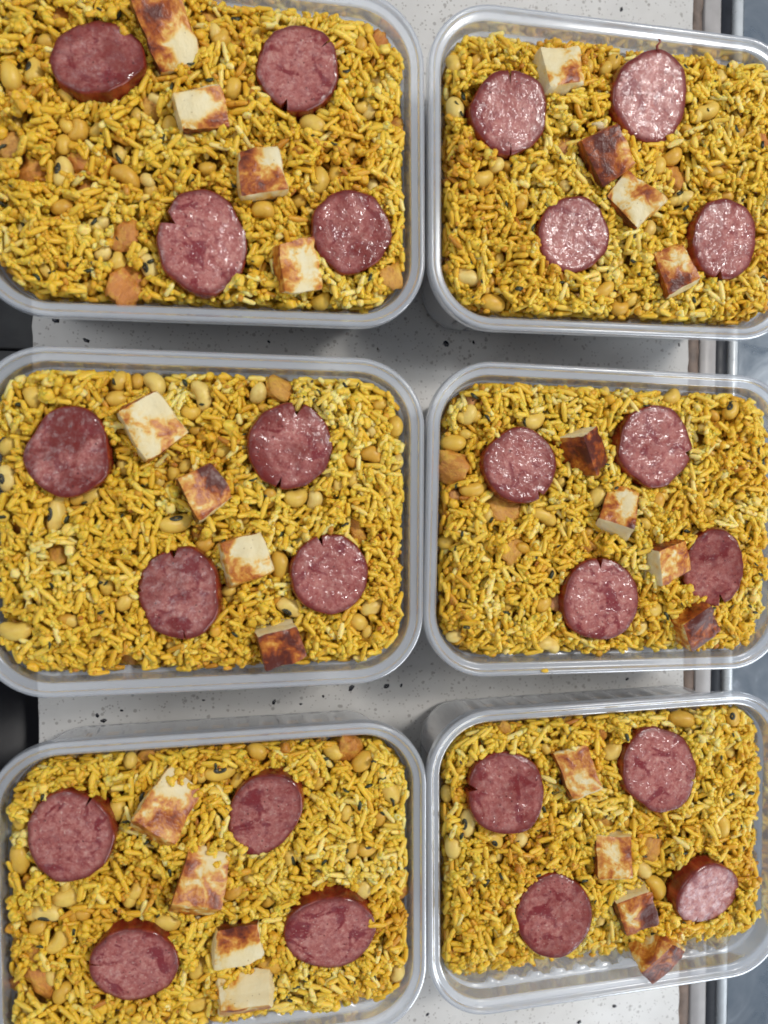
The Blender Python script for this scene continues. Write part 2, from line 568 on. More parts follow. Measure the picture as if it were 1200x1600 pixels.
def outline():
    """Outer rim outline: points, outward normals, flute weight (0 in the corners) and running length."""
    P, N, F = [], [], []
    hx, hy = TL / 2 - TR, TW / 2 - TR
    seq = [((hx, hy), 0), ((-hx, hy), 90), ((-hx, -hy), 180), ((hx, -hy), 270)]
    for i, (c, a0) in enumerate(seq):
        for k in range(17):
            a = math.radians(a0 + 90 * k / 16)
            n = (math.cos(a), math.sin(a))
            P.append((c[0] + TR * n[0], c[1] + TR * n[1]))
            N.append(n)
            F.append(0.0)
        c2 = seq[(i + 1) % 4][0]
        n = (round(math.cos(math.radians(a0 + 90))), round(math.sin(math.radians(a0 + 90))))
        ln = math.hypot(c2[0] - c[0], c2[1] - c[1])
        cnt = int(ln / 1.25)
        for k in range(1, cnt):
            t = k / cnt
            P.append((c[0] + (c2[0] - c[0]) * t + TR * n[0], c[1] + (c2[1] - c[1]) * t + TR * n[1]))
            N.append(n)
            s = (t - 0.5) * ln
            w = 0.5 + 0.5 * math.tanh(5.0 * math.cos(2 * math.pi * s / 10.0))
            F.append(w if abs(s) < ln / 2 - 2 else 0.0)
    return np.array(P), np.array(N), np.array(F)


OP, ON, OF = outline()
PROFILE = [(0.05, -4.6, 0), (0.0, -4.0, 0), (0.0, -1.0, 0), (0.25, -0.4, 0), (0.8, -0.05, 0), (1.5, 0.0, 0), (2.0, -0.25, 0), (2.25, -0.8, 0), (2.45, -1.25, 0), (2.9, -1.45, 0), (4.3, -1.5, 0),
           (4.85, -1.65, 0), (5.15, -2.1, 0), (5.3, -3.0, 0),
           (5.75, -7.6, 0), (6.0, -8.3, 0), (6.5, -8.55, 0), (7.0, -8.75, 1), (7.2, -9.3, 1), (7.5, -13, 1), (8.1, -25, 1), (8.9, -40, 1), (9.2, -44.5, 0.6), (9.7, -46.8, 0), (10.8, -48.4, 0), (12.6, -49.2, 0), (15.5, -49.25, 0)]
SPLIT = 13
THICK = 0.75


def sweep(profile, centre):
    pr = np.array(profile, float)
    d = np.gradient(pr[:, :2], axis=0)
    d /= np.linalg.norm(d, axis=1)[:, None]
    off = np.stack([d[:, 1], -d[:, 0]], 1) * THICK
    n = len(OP)
    rings = []
    for side in (0, 1):
        for k in range(len(pr)):
            dd = pr[k, 0] + (off[k, 0] if side else 0)
            zz = pr[k, 1] + (off[k, 1] if side else 0)
            ins = dd + OF * pr[k, 2] * 1.5
            xy = OP - ON * ins[:, None]
            rings.append(np.column_stack([xy, np.full(n, zz)]))
    v = np.concatenate(rings)
    K = len(pr)
    q, t = [], []
    j = np.arange(n)
    j2 = (j + 1) % n
    for side in (0, 1):
        for k in range(K - 1):
            a, b = (side * K + k) * n, (side * K + k + 1) * n
            q.append(np.stack([a + j, b + j, b + j2, a + j2], 1) if side == 0 else np.stack([a + j, a + j2, b + j2, b + j], 1))
    if not centre:
        a, b = 0, K * n
        q.append(np.stack([a + j, a + j2, b + j2, b + j], 1))
    else:
        for side in (0, 1):
            last = (side * K + K - 1) * n
            v = np.vstack([v, [[0, 0, v[last, 2]]]])
            c = len(v) - 1
            t.append(np.stack([last + j, last + j2, np.full(n, c)], 1) if side == 0 else np.stack([last + j2, last + j, np.full(n, c)], 1))
    return v, np.concatenate(q), (np.concatenate(t) if t else None)


rv, rq, rt = sweep(PROFILE[:SPLIT + 1], False)
bv, bq, bt = sweep(PROFILE[SPLIT:], True)
rim_mesh = fast_mesh('rim', rv, quads=rq, tris=rt, mat=M_PLASTIC)
body_mesh = fast_mesh('body', bv, quads=bq, tris=bt, mat=M_PLASTIC)

#        key   x       y        turn    description                       gaps of the rice to the wall: top, bottom, left, right
TUBS = [('1L', -6.87, 116.73, 0.37, 'top-left', (3.0, 0.0, 0.5, 0.3)),
        ('1R', 149.88, 118.16, 0.17, 'top-right', (4.0, 0.0, 0.0, 3.5)),
        ('2L', -6.96, -13.59, -0.30, 'middle-left', (1.0, 4.5, 2.0, 2.0)),
        ('2R', 149.05, -14.74, -1.15, 'middle-right', (1.0, 3.5, 0.0, 4.5)),
        ('3L', -5.60, -148.38, 0.14, 'bottom-left', (0.0, 8.0, 3.0, 1.2)),
        ('3R', 150.09, -146.04, 0.47, 'bottom-right', (0.0, 14.0, 0.0, 8.0))]
TUB_LABEL = {'1L': 'translucent plastic tub of rice, top-left of the six',
             '1R': 'translucent plastic tub of rice, top-right of the six',
             '2L': 'translucent plastic tub of rice, left one of the middle row',
             '2R': 'translucent plastic tub of rice, right one of the middle row',
             '3L': 'translucent plastic tub of rice, bottom-left of the six',
             '3R': 'translucent plastic tub of rice, bottom-right of the six, with bare inner wall'}
for key, x, y, turn, where, gaps in TUBS:
    root = link('food_tub', None, None, (x, y, 0), Quaternion((0, 0, 1), math.radians(turn)))
    tag(root, TUB_LABEL[key], 'plastic tub', 'plastic tubs of rice on the counter')
    link('rim', rim_mesh, root, (0, 0, RIM))
    link('body', body_mesh, root, (0, 0, RIM))

# ---------------------------------------------------------------- measured pieces: sausage slices and cheese cubes

# tub, centre x, y, z (mm, z above rims), long and short radius, turn of the long radius, tilt of the face (x, y of its normal), notches (angle, depth, half width), frying, label
SLICES = [
    ('1L', -42.6, 142.0, 3.5, 15.6, 12.6, -156, -0.078, 0.155, [], 0.55, 'browned oval sausage slice beside the long grilled cheese piece, top-left tub'),
    ('1L', 24.2, 145.2, 3.5, 14.8, 14.1, 65, -0.080, -0.050, [(250, .22, 5), (42, .34, 1.6)], 0.05, 'pale pink sausage slice with notch at its foot, top-left tub'),
    ('1L', -8.6, 83.0, 3.5, 17.6, 15.2, 91, 0.070, -0.030, [(150, .30, 9)], 0.0, 'large heart-shaped pink sausage slice, notched on one side, top-left tub'),
    ('1L', 42.9, 90.0, 3.5, 14.7, 14.0, 53, 0.000, -0.100, [], 0.65, 'round sausage slice dark along its lower edge, top-left tub'),
    ('1R', 102.2, 137.5, 3.5, 15.2, 14.5, 58, -0.036, -0.083, [(92, .36, 2.2), (273, .30, 1.2)], 0.45, 'sausage slice slit at top and bottom, top-right tub'),
    ('1R', 159.6, 148.7, 3.5, 17.2, 15.7, 70, 0.040, -0.110, [], 0.3, 'shiny sausage slice with a bit of string on top, top-right tub'),
    ('1R', 128.0, 94.3, 3.5, 14.5, 13.9, 49, -0.026, -0.086, [], 0.32, 'round shiny sausage slice without notch, lower middle of top-right tub'),
    ('1R', 192.2, 96.7, 3.5, 15.8, 14.7, 78, 0.060, -0.050, [(262, .2, 6)], 0.45, 'sausage slice notched at its foot beside a grilled cheese cube, top-right tub'),
    ('2L', -53.3, 10.6, 3.5, 15.0, 13.9, 83, -0.050, 0.010, [], 0.9, 'deep red fried sausage slice without notch, middle-left tub'),
    ('2L', 21.1, 13.5, 3.5, 15.4, 15.0, 75, 0.090, -0.040, [(80, .28, 8), (253, .26, 3)], 0.6, 'red sausage slice with wide notch on top, middle-left tub'),
    ('2L', -17.9, -37.7, 3.5, 16.2, 14.2, 97, -0.199, 0.060, [(98, .22, 6), (278, .22, 1.4), (176, .09, 3)], 0.45, 'sausage slice with large dark red patch and notched top, middle-left tub'),
    ('2L', 35.0, -32.3, 3.5, 14.5, 14.2, 112, 0.060, 0.060, [(105, .27, 4)], 0.25, 'round pink sausage slice with narrow notch on top, middle-left tub'),
    ('2R', 107.3, 7.1, 3.5, 14.4, 14.2, 178, -0.030, 0.005, [(305, .2, 4)], 0.5, 'wet glinting sausage slice above an orange meat chunk, middle-right tub'),
    ('2R', 163.2, 14.9, 3.5, 16.2, 15.7, 79, 0.037, -0.017, [(350, .2, 7)], 0.3, 'sausage slice with notch facing the steel side, middle-right tub'),
    ('2R', 140.8, -44.7, 3.5, 16.1, 15.8, 142, -0.018, 0.037, [(92, .25, 4)], 0.0, 'pale smooth pink sausage slice with notch on top, middle-right tub'),
    ('2R', 189.0, -33.9, 3.5, 15.9, 11.6, 88, -0.359, -0.108, [(285, .32, 4.5)], 0.35, 'leaning sausage slice half behind a cheese cube, middle-right tub'),
    ('3L', -54.7, -120.2, 3.5, 15.6, 14.5, 104, -0.115, 0.035, [(62, .26, 2)], 0.08, 'round pink sausage slice with short slit near its top, bottom-left tub'),
    ('3L', 10.8, -118.1, 3.5, 16.2, 12.4, 59, -0.199, -0.060, [], 0.2, 'leaning oval sausage slice with thick red skin showing, bottom-left tub'),
    ('3L', -34.2, -167.7, 3.5, 15.3, 13.7, 164, -0.036, -0.110, [(172, .3, 1.8)], 0.02, 'pink sausage slice with sideways slit, bottom-left tub'),
    ('3L', 34.7, -164.5, 3.5, 17.0, 14.7, 176, -0.032, -0.144, [], 0.0, 'wide oval pale sausage slice without notch, bottom-left tub'),
    ('3R', 102.5, -117.8, 3.5, 15.9, 15.1, 128, -0.050, 0.132, [(170, .22, 5)], 0.45, 'sausage slice notched on one side above a black-eyed pea, bottom-right tub'),
    ('3R', 166.9, -113.5, 3.5, 17.0, 15.7, 125, 0.015, 0.142, [(340, .16, 2)], 0.1, 'thick sausage slice with gleaming lower edge, upper part of bottom-right tub'),
    ('3R', 122.5, -167.9, 3.5, 16.0, 15.2, 124, -0.060, 0.105, [], 0.35, 'round sausage slice without notch, lower part of bottom-right tub'),
    ('3R', 189.3, -166.7, 3.4, 16.6, 13.2, 167, 0.17, -0.18, [(250, .22, 2)], 0.0, 'steeply tipped sausage slice with gleaming white face, bottom-right tub')]

# tub, centre, u axis, v axis, size (u, v, depth), sear of main face / u-low / u-high / v-low / v-high sides, pale or dark patches on the main face (u, v, radius, change), label
CUBES = [
    ('1L', (-20.0, 153.5, 1.0), (0.918, 0.396, 0.017), (0.379, -0.864, -0.33), (15.5, 22.5, 12), (.46, .85, .3, .4, .1), [(.72, .82, .42, -.6), (.4, .2, .4, .12)], 'long grilled cheese piece on edge by the rim, top-left tub'),
    ('1L', (-9.7, 128.4, -0.1), (0.955, 0.269, -0.122), (0.229, -0.935, -0.269), (15.7, 13.5, 12.5), (.26, .08, .3, .1, .75), [(.35, .4, .45, -.45), (.85, .1, .3, .3), (.8, .9, .35, .3)], 'cheese cube with bright white top, second from the rim, top-left tub'),
    ('1L', (11.1, 107.7, 0.0), (0.986, 0.168, 0.018), (0.168, -0.986, 0.0), (15.5, 15.4, 13.2), (.44, .1, .1, .4, .08), [(.8, .15, .35, -.45), (.15, .05, .3, .3), (.3, .95, .3, .2)], 'golden brown cheese cube in the middle of the top-left tub'),
    ('1L', (22.8, 77.2, 0.0), (0.946, 0.24, -0.22), (0.19, -0.956, -0.225), (13.5, 16.2, 12.6), (.33, .45, .2, .2, .1), [(.75, .45, .3, -.3), (.5, .98, .3, -.4)], 'lightly browned cheese cube touching a dark sausage slice, top-left tub'),
    ('1R', (122.1, 154.5, -0.1), (0.975, 0.18, -0.03), (0.18, -0.955, 0.12), (15.9, 14.5, 11.5), (.22, .04, .1, .1, .06), [(.25, .3, .45, -.3), (.75, .75, .35, .25)], 'pale cheese cube nearest the upper rim, top-right tub'),
    ('1R', (141.2, 125.5, 0.6), (0.833, 0.506, 0.225), (0.538, -0.834, -0.119), (15.2, 17.4, 13.0), (.74, .75, .3, .6, .5), [(.85, .6, .35, -.5), (.4, .4, .4, .15)], 'dark brown cheese cube under the string-topped sausage, top-right tub'),
    ('1R', (152.6, 108.6, 0.6), (0.718, -0.667, 0.197), (-0.645, -0.745, -0.171), (17.2, 15.0, 12.5), (.33, .4, .2, .8, .78), [(.1, .5, .35, -.3), (.85, .7, .35, -.4)], 'cheese cube with one dark red-brown side, centre of top-right tub'),
    ('1R', (171.2, 84.0, 0.0), (0.885, 0.392, 0.251), (0.389, -0.919, 0.062), (13.0, 17.1, 12.6), (.5, .6, .3, .3, .06), [(.65, .35, .35, -.4), (.4, .75, .35, .3)], 'two-tone cheese cube beside the notched slice, lower part of top-right tub'),
    ('2L', (-26.8, 20.3, 0.5), (0.817, 0.551, -0.169), (0.544, -0.834, -0.091), (15.8, 17.6, 12.8), (.30, .1, .02, .55, .5), [(.9, .2, .4, -.5), (.5, .15, .25, -.25), (.25, .8, .25, -.3)], 'large crumbly-edged cheese cube nearest the rim, middle-left tub'),
    ('2L', (-9.6, -2.9, 0.0), (0.833, 0.49, -0.257), (0.512, -0.858, 0.025), (12.7, 15.4, 12.6), (.46, .8, .5, .3, .04), [(.15, .2, .4, -.35), (.9, .35, .4, .4)], 'cheese cube with dark burnt edge, second from the rim, middle-left tub'),
    ('2L', (4.9, -26.5, 0.4), (0.953, 0.278, -0.121), (0.294, -0.946, 0.139), (15.8, 15.2, 12.9), (.24, .15, .02, .35, .3), [(.7, .3, .4, -.45), (.5, .9, .4, .12)], 'flat golden cheese cube in the middle of the middle-left tub'),
    ('2L', (16.8, -57.1, 0.0), (0.957, 0.281, -0.066), (0.272, -0.955, -0.121), (14.6, 13.1, 12.8), (.68, .7, .7, .02, .7), [(.25, .45, .35, -.25), (.1, .9, .4, .35)], 'dark seared cheese cube with pale top edge by the lower rim, middle-left tub'),
    ('2R', (132.9, 13.2, 0.0), (0.523, 0.023, 0.852), (0.437, -0.865, -0.245), (14.0, 15.3, 11.0), (.6, .6, .75, .02, .5), [(.6, .3, .3, -.15), (1., .5, .3, .35)], 'cheese cube standing on its corner between two sausage slices, middle-right tub'),
    ('2R', (148.7, -11.2, 0.0), (0.889, -0.297, 0.348), (-0.417, -0.839, 0.35), (12.7, 16.0, 13.7), (.42, .75, .8, .5, .02), [(.65, .3, .3, -.4), (.7, .75, .3, -.3), (.9, .9, .25, .5)], 'cheese cube with dark bands and white end, second in the middle-right tub'),
    ('2R', (169.1, -29.9, 0.0), (0.922, 0.316, -0.225), (0.278, -0.943, -0.184), (15.5, 13.9, 11.5), (.4, .04, .3, .7, .3), [(.25, .4, .35, -.25), (.7, .8, .3, .15)], 'cheese cube with broad pale side leaning on a sausage slice, middle-right tub'),
    ('2R', (181.8, -55.9, 0.0), (0.842, 0.539, -0.035), (0.156, -0.181, 0.971), (15.3, 12.6, 13.4), (.35, .3, .3, .05, .82), [(.5, .8, .5, .2)], 'reddish brown cheese cube nearest the lower rim, middle-right tub'),
    ('3L', (-23.3, -113.5, 0.3), (0.788, -0.616, 0.008), (-0.518, -0.656, 0.549), (14.5, 20.1, 12.5), (.36, .2, .1, .05, .3), [(.35, .15, .45, -.5), (.6, .6, .35, .2)], 'long cheese piece with smooth pale upper end, bottom-left tub'),
    ('3L', (-11.4, -140.8, 0.3), (0.945, -0.324, -0.044), (-0.248, -0.796, 0.552), (14.7, 19.9, 13.4), (.42, .6, .3, .02, .3), [(.6, .0, .42, -.6), (.45, .6, .25, -.2)], 'long cheese piece with white top end, middle of bottom-left tub'),
    ('3L', (1.4, -164.3, 0.0), (0.999, 0.032, -0.04), (0.036, -0.994, 0.108), (16.8, 12.5, 12.2), (.2, .05, .05, .8, .1), [(.5, .05, .5, .55), (.6, .75, .5, -.3)], 'cheese cube pale in front and brown behind, bottom-left tub'),
    ('3L', (4.0, -184.5, 0.0), (0.997, 0.032, 0.063), (-0.021, -0.708, 0.705), (18.9, 11.5, 13.0), (.14, .25, .03, .2, .35), [(.75, .5, .5, -.3), (.25, .2, .3, .15)], 'white broken cheese cube nearest the lower rim, bottom-left tub'),
    ('3R', (132.4, -112.7, 0.0), (0.946, 0.304, 0.114), (0.233, -0.88, 0.413), (13.5, 17.7, 12.0), (.33, .75, .3, .3, .06), [(.5, .55, .3, -.25), (.2, .1, .3, .1)], 'speckled golden cheese cube between two upper slices, bottom-right tub'),
    ('3R', (148.0, -147.3, 0.0), (0.971, 0.002, 0.24), (-0.059, -0.968, 0.244), (14.5, 15.8, 12.0), (.32, .75, .4, .05, .05), [(.5, .4, .3, -.25), (.9, .3, .25, .3)], 'square cheese cube with brown flecks in the middle of the bottom-right tub'),
    ('3R', (157.4, -169.1, -0.5), (0.953, 0.288, 0.089), (0.295, -0.952, -0.081), (14.5, 15.0, 12.5), (.5, .85, .3, .03, .3), [(.35, .6, .3, -.35), (.8, .6, .35, .35)], 'purple-brown seared cheese cube between two others, bottom-right tub'),
    ('3R', (167.8, -189.2, -0.1), (0.71, 0.671, 0.215), (0.152, -0.443, 0.883), (16.5, 11.1, 12.9), (.3, .3, .2, .1, .7), [(.6, .8, .5, .1)], 'brown-topped cheese cube nearest the bare wall, bottom-right tub')]


def make_slice(spec, i):
    key, cx, cy, cz, ra, rb, phi, nx, ny, notches, fry, label = spec
    n = np.array([nx, ny, math.sqrt(1 - nx * nx - ny * ny)])
    e1 = np.cross([0, 1, 0], n)
    e1 /= np.linalg.norm(e1)
    e2 = np.cross(n, e1)
    rot = Matrix((e1, e2, n)).transposed().to_quaternion()
    r = np.random.default_rng(100 + i)
    th = list(np.linspace(0, 2 * math.pi, 84, endpoint=False))
    for a, dep, hw in notches:
        th += [math.radians(a) + math.radians(hw) * k for k in (-1.25, -1.0, -0.7, -0.35, 0.0, 0.35, 0.7, 1.0, 1.25)]
    th = np.array(sorted(set(round(t % (2 * math.pi), 5) for t in th)))
    p = math.radians(phi)
    ro = ra * rb / np.sqrt((rb * np.cos(th - p)) ** 2 + (ra * np.sin(th - p)) ** 2)
    for k, am in ((2, .012), (3, .022), (4, .014), (5, .012), (7, .008), (11, .006), (16, .004)):
        ro = ro * (1 + am * r.normal() * np.cos(k * th + r.uniform(0, 6.3)))
    cut = np.ones_like(th)
    for a, dep, hw in notches:
        d = np.abs((th - math.radians(a) + math.pi) % (2 * math.pi) - math.pi) / math.radians(hw)
        cut = np.minimum(cut, np.where(d < 1.0, 1 - dep * (1 - d ** 1.3), 1.0))
    rings = [0.0, .14, .28, .42, .55, .66, .75, .83, .89, .935, .965]
    T = 5.5 if 'tipped' in label else 10.5
    seed = r.uniform(0, 20)
    v, rad = [(0, 0, 0)], [0.0]
    n_t = len(th)
    for s in rings[1:]:
        rr = np.minimum(ro * s, ro * cut * 0.985)
        for a, q in zip(th, rr):
            v.append((q * math.cos(a), q * math.sin(a), 0))
            rad.append(s)
    v = np.array(v, float)
    rad = np.array(rad)
    v[:, 2] = 0.28 * lump(v, 0.14, seed) + 0.10 * lump(v, 0.5, seed + 5) + 0.3 * (1 - rad ** 2) * r.uniform(-0.6, 0.8)
    v[:, 2] -= 0.3 * np.clip((rad - .9) / .065, 0, 1)
    K = len(rings) - 1
    j = np.arange(n_t)
    j2 = (j + 1) % n_t
    tri = np.stack([np.zeros(n_t, int), 1 + j, 1 + j2], 1)
    q = [np.stack([1 + k * n_t + j, 1 + (k + 1) * n_t + j, 1 + (k + 1) * n_t + j2, 1 + k * n_t + j2], 1) for k in range(K - 1)]
    face = fast_mesh('cut_face', v, tris=tri, quads=np.concatenate(q), mat=M_FACE, attrs={'rad': rad})
    last = v[1 + (K - 1) * n_t:]
    cv = [last]
    unit = np.stack([np.cos(th), np.sin(th)], 1)
    for s, z in ((.99, -.28), (1.0, -.75), (1.012, -2.2), (1.018, -5), (1.012, -8), (1.0, -T + .9), (.975, -T + .25), (.93, -T), (.5, -T)):
        rr = ro * s * np.minimum(1, cut * (1.0 if z > -.5 else 1.01))
        # the slits close a little towards the underside
        rr = rr * (1 - 0.0) if z > -6 else ro * s * (cut * .6 + .4)
        cv.append(np.column_stack([unit * rr[:, None], last[:, 2] * max(0, 1 + z / 3) + z]))
    cv.append(np.array([[0, 0, -T]]))
    cverts = np.concatenate(cv)
    nr = len(cv) - 1
    cq = [np.stack([k * n_t + j, (k + 1) * n_t + j, (k + 1) * n_t + j2, k * n_t + j2], 1) for k in range(nr - 1)]
    ct = np.stack([(nr - 1) * n_t + j2, (nr - 1) * n_t + j, np.full(n_t, nr * n_t)][::-1], 1)
    cas = fast_mesh('casing', cverts, tris=ct[:, ::-1], quads=np.concatenate(cq), mat=M_CASING)
    root = link('sausage_slice', None, None, (cx, cy, RIM + cz), rot)
    tag(root, label, 'sausage slice', 'fried sausage slices on the rice')
    f = link('cut_face', face, root)
    f.color = (fry, 0, 0, 1)
    link('casing', cas, root)
    if 'string' in label:
        pts = [(1.4, ra * .93, -0.5), (0.2, ra + 0.6, 0.3), (1.3, ra + 2.0, 0.9), (0.5, ra + 3.0, 0.7)]
        tv, tq = [], []
        for k, pnt in enumerate(pts):
            for a in range(6):
                an = a * math.pi / 3
                w = 0.6 - 0.08 * k
                tv.append((pnt[0] + w * math.cos(an), pnt[1], pnt[2] + w * math.sin(an)))
        for k in range(3):
            for a in range(6):
                tq.append((k * 6 + a, k * 6 + (a + 1) % 6, k * 6 + 6 + (a + 1) % 6, k * 6 + 6 + a))
        link('string_end', fast_mesh('string_end', tv, quads=tq, mat=M_CASING), root)
    return root


def make_cube(spec, i):
    key, c, u, vv, dims, sears, patches, label = spec
    u, vv = np.array(u), np.array(vv)
    u = u / np.linalg.norm(u)
    vv = vv - u * (u @ vv)
    vv /= np.linalg.norm(vv)
    w = np.cross(u, vv)
    rot = Matrix((u, vv, w)).transposed().to_quaternion()
    r = np.random.default_rng(300 + i)
    N = 11
    g = np.linspace(-1, 1, N)
    A, B = np.meshgrid(g, g, indexing='ij')
    verts, sear, quads = [], [], []
    faces = [(2, -1, sears[0]), (2, 1, .4), (0, -1, sears[1]), (0, 1, sears[2]), (1, -1, sears[3]), (1, 1, sears[4])]
    half = np.array(dims) / 2 * np.array([1.06, 1.06, 1.03])
    seed = r.uniform(0, 30)
    for ax, sg, sv in faces:
        P = np.zeros((N * N, 3))
        o = [k for k in range(3) if k != ax]
        P[:, o[0]], P[:, o[1]], P[:, ax] = A.ravel(), B.ravel(), sg
        sr = np.full(N * N, sv, float)
        if ax == 2 and sg == -1:
            for pu, pv, pr, dl in patches:
                d = np.hypot((P[:, 0] + 1) / 2 - pu, (P[:, 1] + 1) / 2 - pv) / pr
                sr += dl * np.clip(1.35 - d, 0, 1)
        base = len(verts) * N * N
        idx = np.arange(N * N).reshape(N, N) + base
        qd = np.stack([idx[:-1, :-1].ravel(), idx[1:, :-1].ravel(), idx[1:, 1:].ravel(), idx[:-1, 1:].ravel()], 1)
        flip = sg * (1 if ax != 1 else -1) < 0
        quads.append(qd[:, ::-1] if flip else qd)
        verts.append(P)
        sear.append(np.clip(sr, 0, 1))
    P = np.concatenate(verts)
    sear = np.concatenate(sear)
    # round the edges, then make the block uneven: tapered, chipped along the edges, lumpy
    rnd = 0.15
    q = np.sign(P) * np.minimum(np.abs(P), 1 - rnd)
    d = P - q
    ln = np.linalg.norm(d, axis=1, keepdims=True)
    P = np.where(ln > 1e-9, q + d / np.maximum(ln, 1e-9) * rnd, P)
    X = P * half
    taper = r.uniform(-.1, .1, 4)
    X[:, 0] *= 1 + taper[0] * P[:, 2] + taper[1] * P[:, 1]
    X[:, 1] *= 1 + taper[2] * P[:, 2] + taper[3] * P[:, 0]
    nrm = P / np.linalg.norm(P, axis=1, keepdims=True)
    dsp = 0.8 * lump(X, .13, seed) + .45 * lump(X, .38, seed + 3) + .26 * lump(X, .9, seed + 7)
    X = X + nrm * dsp[:, None]
    torn = np.clip((P * np.array([r.choice((-1, 1)), r.choice((-1, 1)), 0])).sum(1) - 1.1, 0, 1)
    X -= nrm * (torn * (0.9 + 1.5 * lump(X, .8, seed + 11)))[:, None]
    me = fast_mesh('cheese_cube', X, quads=np.concatenate(quads), mat=M_CHEESE, attrs={'sear': sear})
    import bmesh
    bm = bmesh.new()
    bm.from_mesh(me)
    # each face keeps its own sear value, so only positions are welded visually (duplicate border vertices coincide)
    bmesh.ops.recalc_face_normals(bm, faces=bm.faces)
    bm.to_mesh(me)
    bm.free()
    o = link('cheese_cube', me, None, (c[0], c[1], RIM + c[2] + .1), rot)
    tag(o, label, 'cheese cube', 'grilled cheese cubes on the rice')
    return o


for i, sp in enumerate(SLICES):
    make_slice(sp, i)
for i, sp in enumerate(CUBES):
    make_cube(sp, i)

# ---------------------------------------------------------------- rice, peas, meat bits and herbs


def grain_template(r, blunt):
    """A cooked rice grain along x, unit half length and unit radius, slightly bent."""
    xs = [-.84, -.45, 0.02, .48, .84]
    rr = [.76, .98, 1.0, .97, .74]
    v = [(-1.0, 0, 0)]
    bend = r.uniform(-.18, .18)
    for x, q in zip(xs, rr):
        q = q * r.uniform(.88, 1.1) * (1.12 if blunt and abs(x) > .6 else 1)
        for k in range(6):
            a = k * math.pi / 3 + .3
            v.append((x, q * math.cos(a) * r.uniform(.93, 1.07), q * .86 * math.sin(a) * r.uniform(.93, 1.07)))
    v.append((1.0, 0, 0))
    v = np.array(v)
    v[:, 1] += bend * (v[:, 0] ** 2 - .4)
    t = [(0, 1 + (k + 1) % 6, 1 + k) for k in range(6)]
    for s in range(4):
        for k in range(6):
            a, b = 1 + s * 6 + k, 1 + s * 6 + (k + 1) % 6
            t += [(a, b, b + 6), (a, b + 6, a + 6)]
    e = 1 + 4 * 6
    t += [(e + k, e + (k + 1) % 6, 31) for k in range(6)]
    return v, np.array(t)


GRAINS = [grain_template(rng, k % 3 == 0) for k in range(12)]
TINTS = [(0.12 + 0.88 * k / 9.0) for k in range(10)]
grain_bank = {}


def grain_mesh(var, tb):
    if (var, tb) not in grain_bank:
        v, t = GRAINS[var]
        grain_bank[(var, tb)] = fast_mesh('rice_grain', v, tris=t, mat=M_RICE, attrs={'tint': np.tile([TINTS[tb], 0, 0], (len(v), 1))})
    return grain_bank[(var, tb)]


def ico(sub):
    import bmesh
    bm = bmesh.new()
    bmesh.ops.create_icosphere(bm, subdivisions=sub, radius=1.0)
    v = np.array([x.co[:] for x in bm.verts])
    t = np.array([[l.index for l in f.verts] for f in bm.faces])
    bm.free()
    return v, t


ICO1, ICO2, ICO3 = ico(1), ico(2), ico(3)


def pea_mesh(seed, kidney):
    v, t = ICO3
    r = np.random.default_rng(seed)
    p = v.copy()
    p *= np.array([1.0, .74, .70])
    p[:, 1] += kidney * (p[:, 0] ** 2 - .3)
    if kidney > .1:      # hollow on the inner side of the bean
        d = np.exp(-((p[:, 0] / .35) ** 2)) * np.clip(v[:, 1], 0, 1) ** 2
        p[:, 1] -= .16 * d
    p *= (1 + .05 * lump(v, 1.3, seed) + .02 * lump(v, 4, seed + 3))[:, None]
    return fast_mesh('skin', p, tris=t, mat=M_PEA)


PEAS = [pea_mesh(1, .05), pea_mesh(2, .18), pea_mesh(3, .30), pea_mesh(4, .0), pea_mesh(5, .12)]


def eye_mesh():
    """Dark oval ring with a slit, lying on the inner side (+y) of a bean."""
    n, m = 14, 5
    v, q = [], []
    for k in range(n):
        a = 2 * math.pi * k / n
        for s in range(m):
            b = 2 * math.pi * s / m
            rad = 1 + .72 * math.cos(b)
            v.append((.25 * rad * math.cos(a), .53 + .11 * math.sin(b) + .05 * math.cos(a) ** 2, .15 * rad * math.sin(a)))
    for k in range(n):
        for s in range(m):
            q.append((k * m + s, ((k + 1) % n) * m + s, ((k + 1) % n) * m + (s + 1) % m, k * m + (s + 1) % m))
    return fast_mesh('eye', v, quads=q, mat=M_EYE)


EYE = eye_mesh()


def meat_mesh(seed):
    v, t = ICO3
    r = np.random.default_rng(seed)
    p = np.sign(v) * np.abs(v) ** .75
    p = p * (1 + .30 * lump(v, 1.1, seed * 1.7) + .22 * lump(v, 2.7, seed * 2.3) + .16 * lump(v, 6, seed))[:, None]
    return fast_mesh('meat_bit', p, tris=t, mat=M_MEAT)


MEATS = [meat_mesh(k + 1) for k in range(7)]


def herb_mesh(seed):
    v, t = ICO1
    r = np.random.default_rng(seed)
    p = v * np.array([1.15, .5, .3]) * (1 + .35 * lump(v, 1.5, seed))[:, None]
    p[:, 2] += .3 * p[:, 0] ** 2
    return fast_mesh('herb_flake', p, tris=t, mat=M_HERB)


HERBS = [herb_mesh(k + 1) for k in range(5)]

# peas the photograph shows: pixel x, y, long size in px, turn in degrees, e = its dark eye shows, k = kidney shape


def crop(ox, oy, s, rows):
    return [(ox + x / s, oy + y / s, *rest) for x, y, *rest in rows]


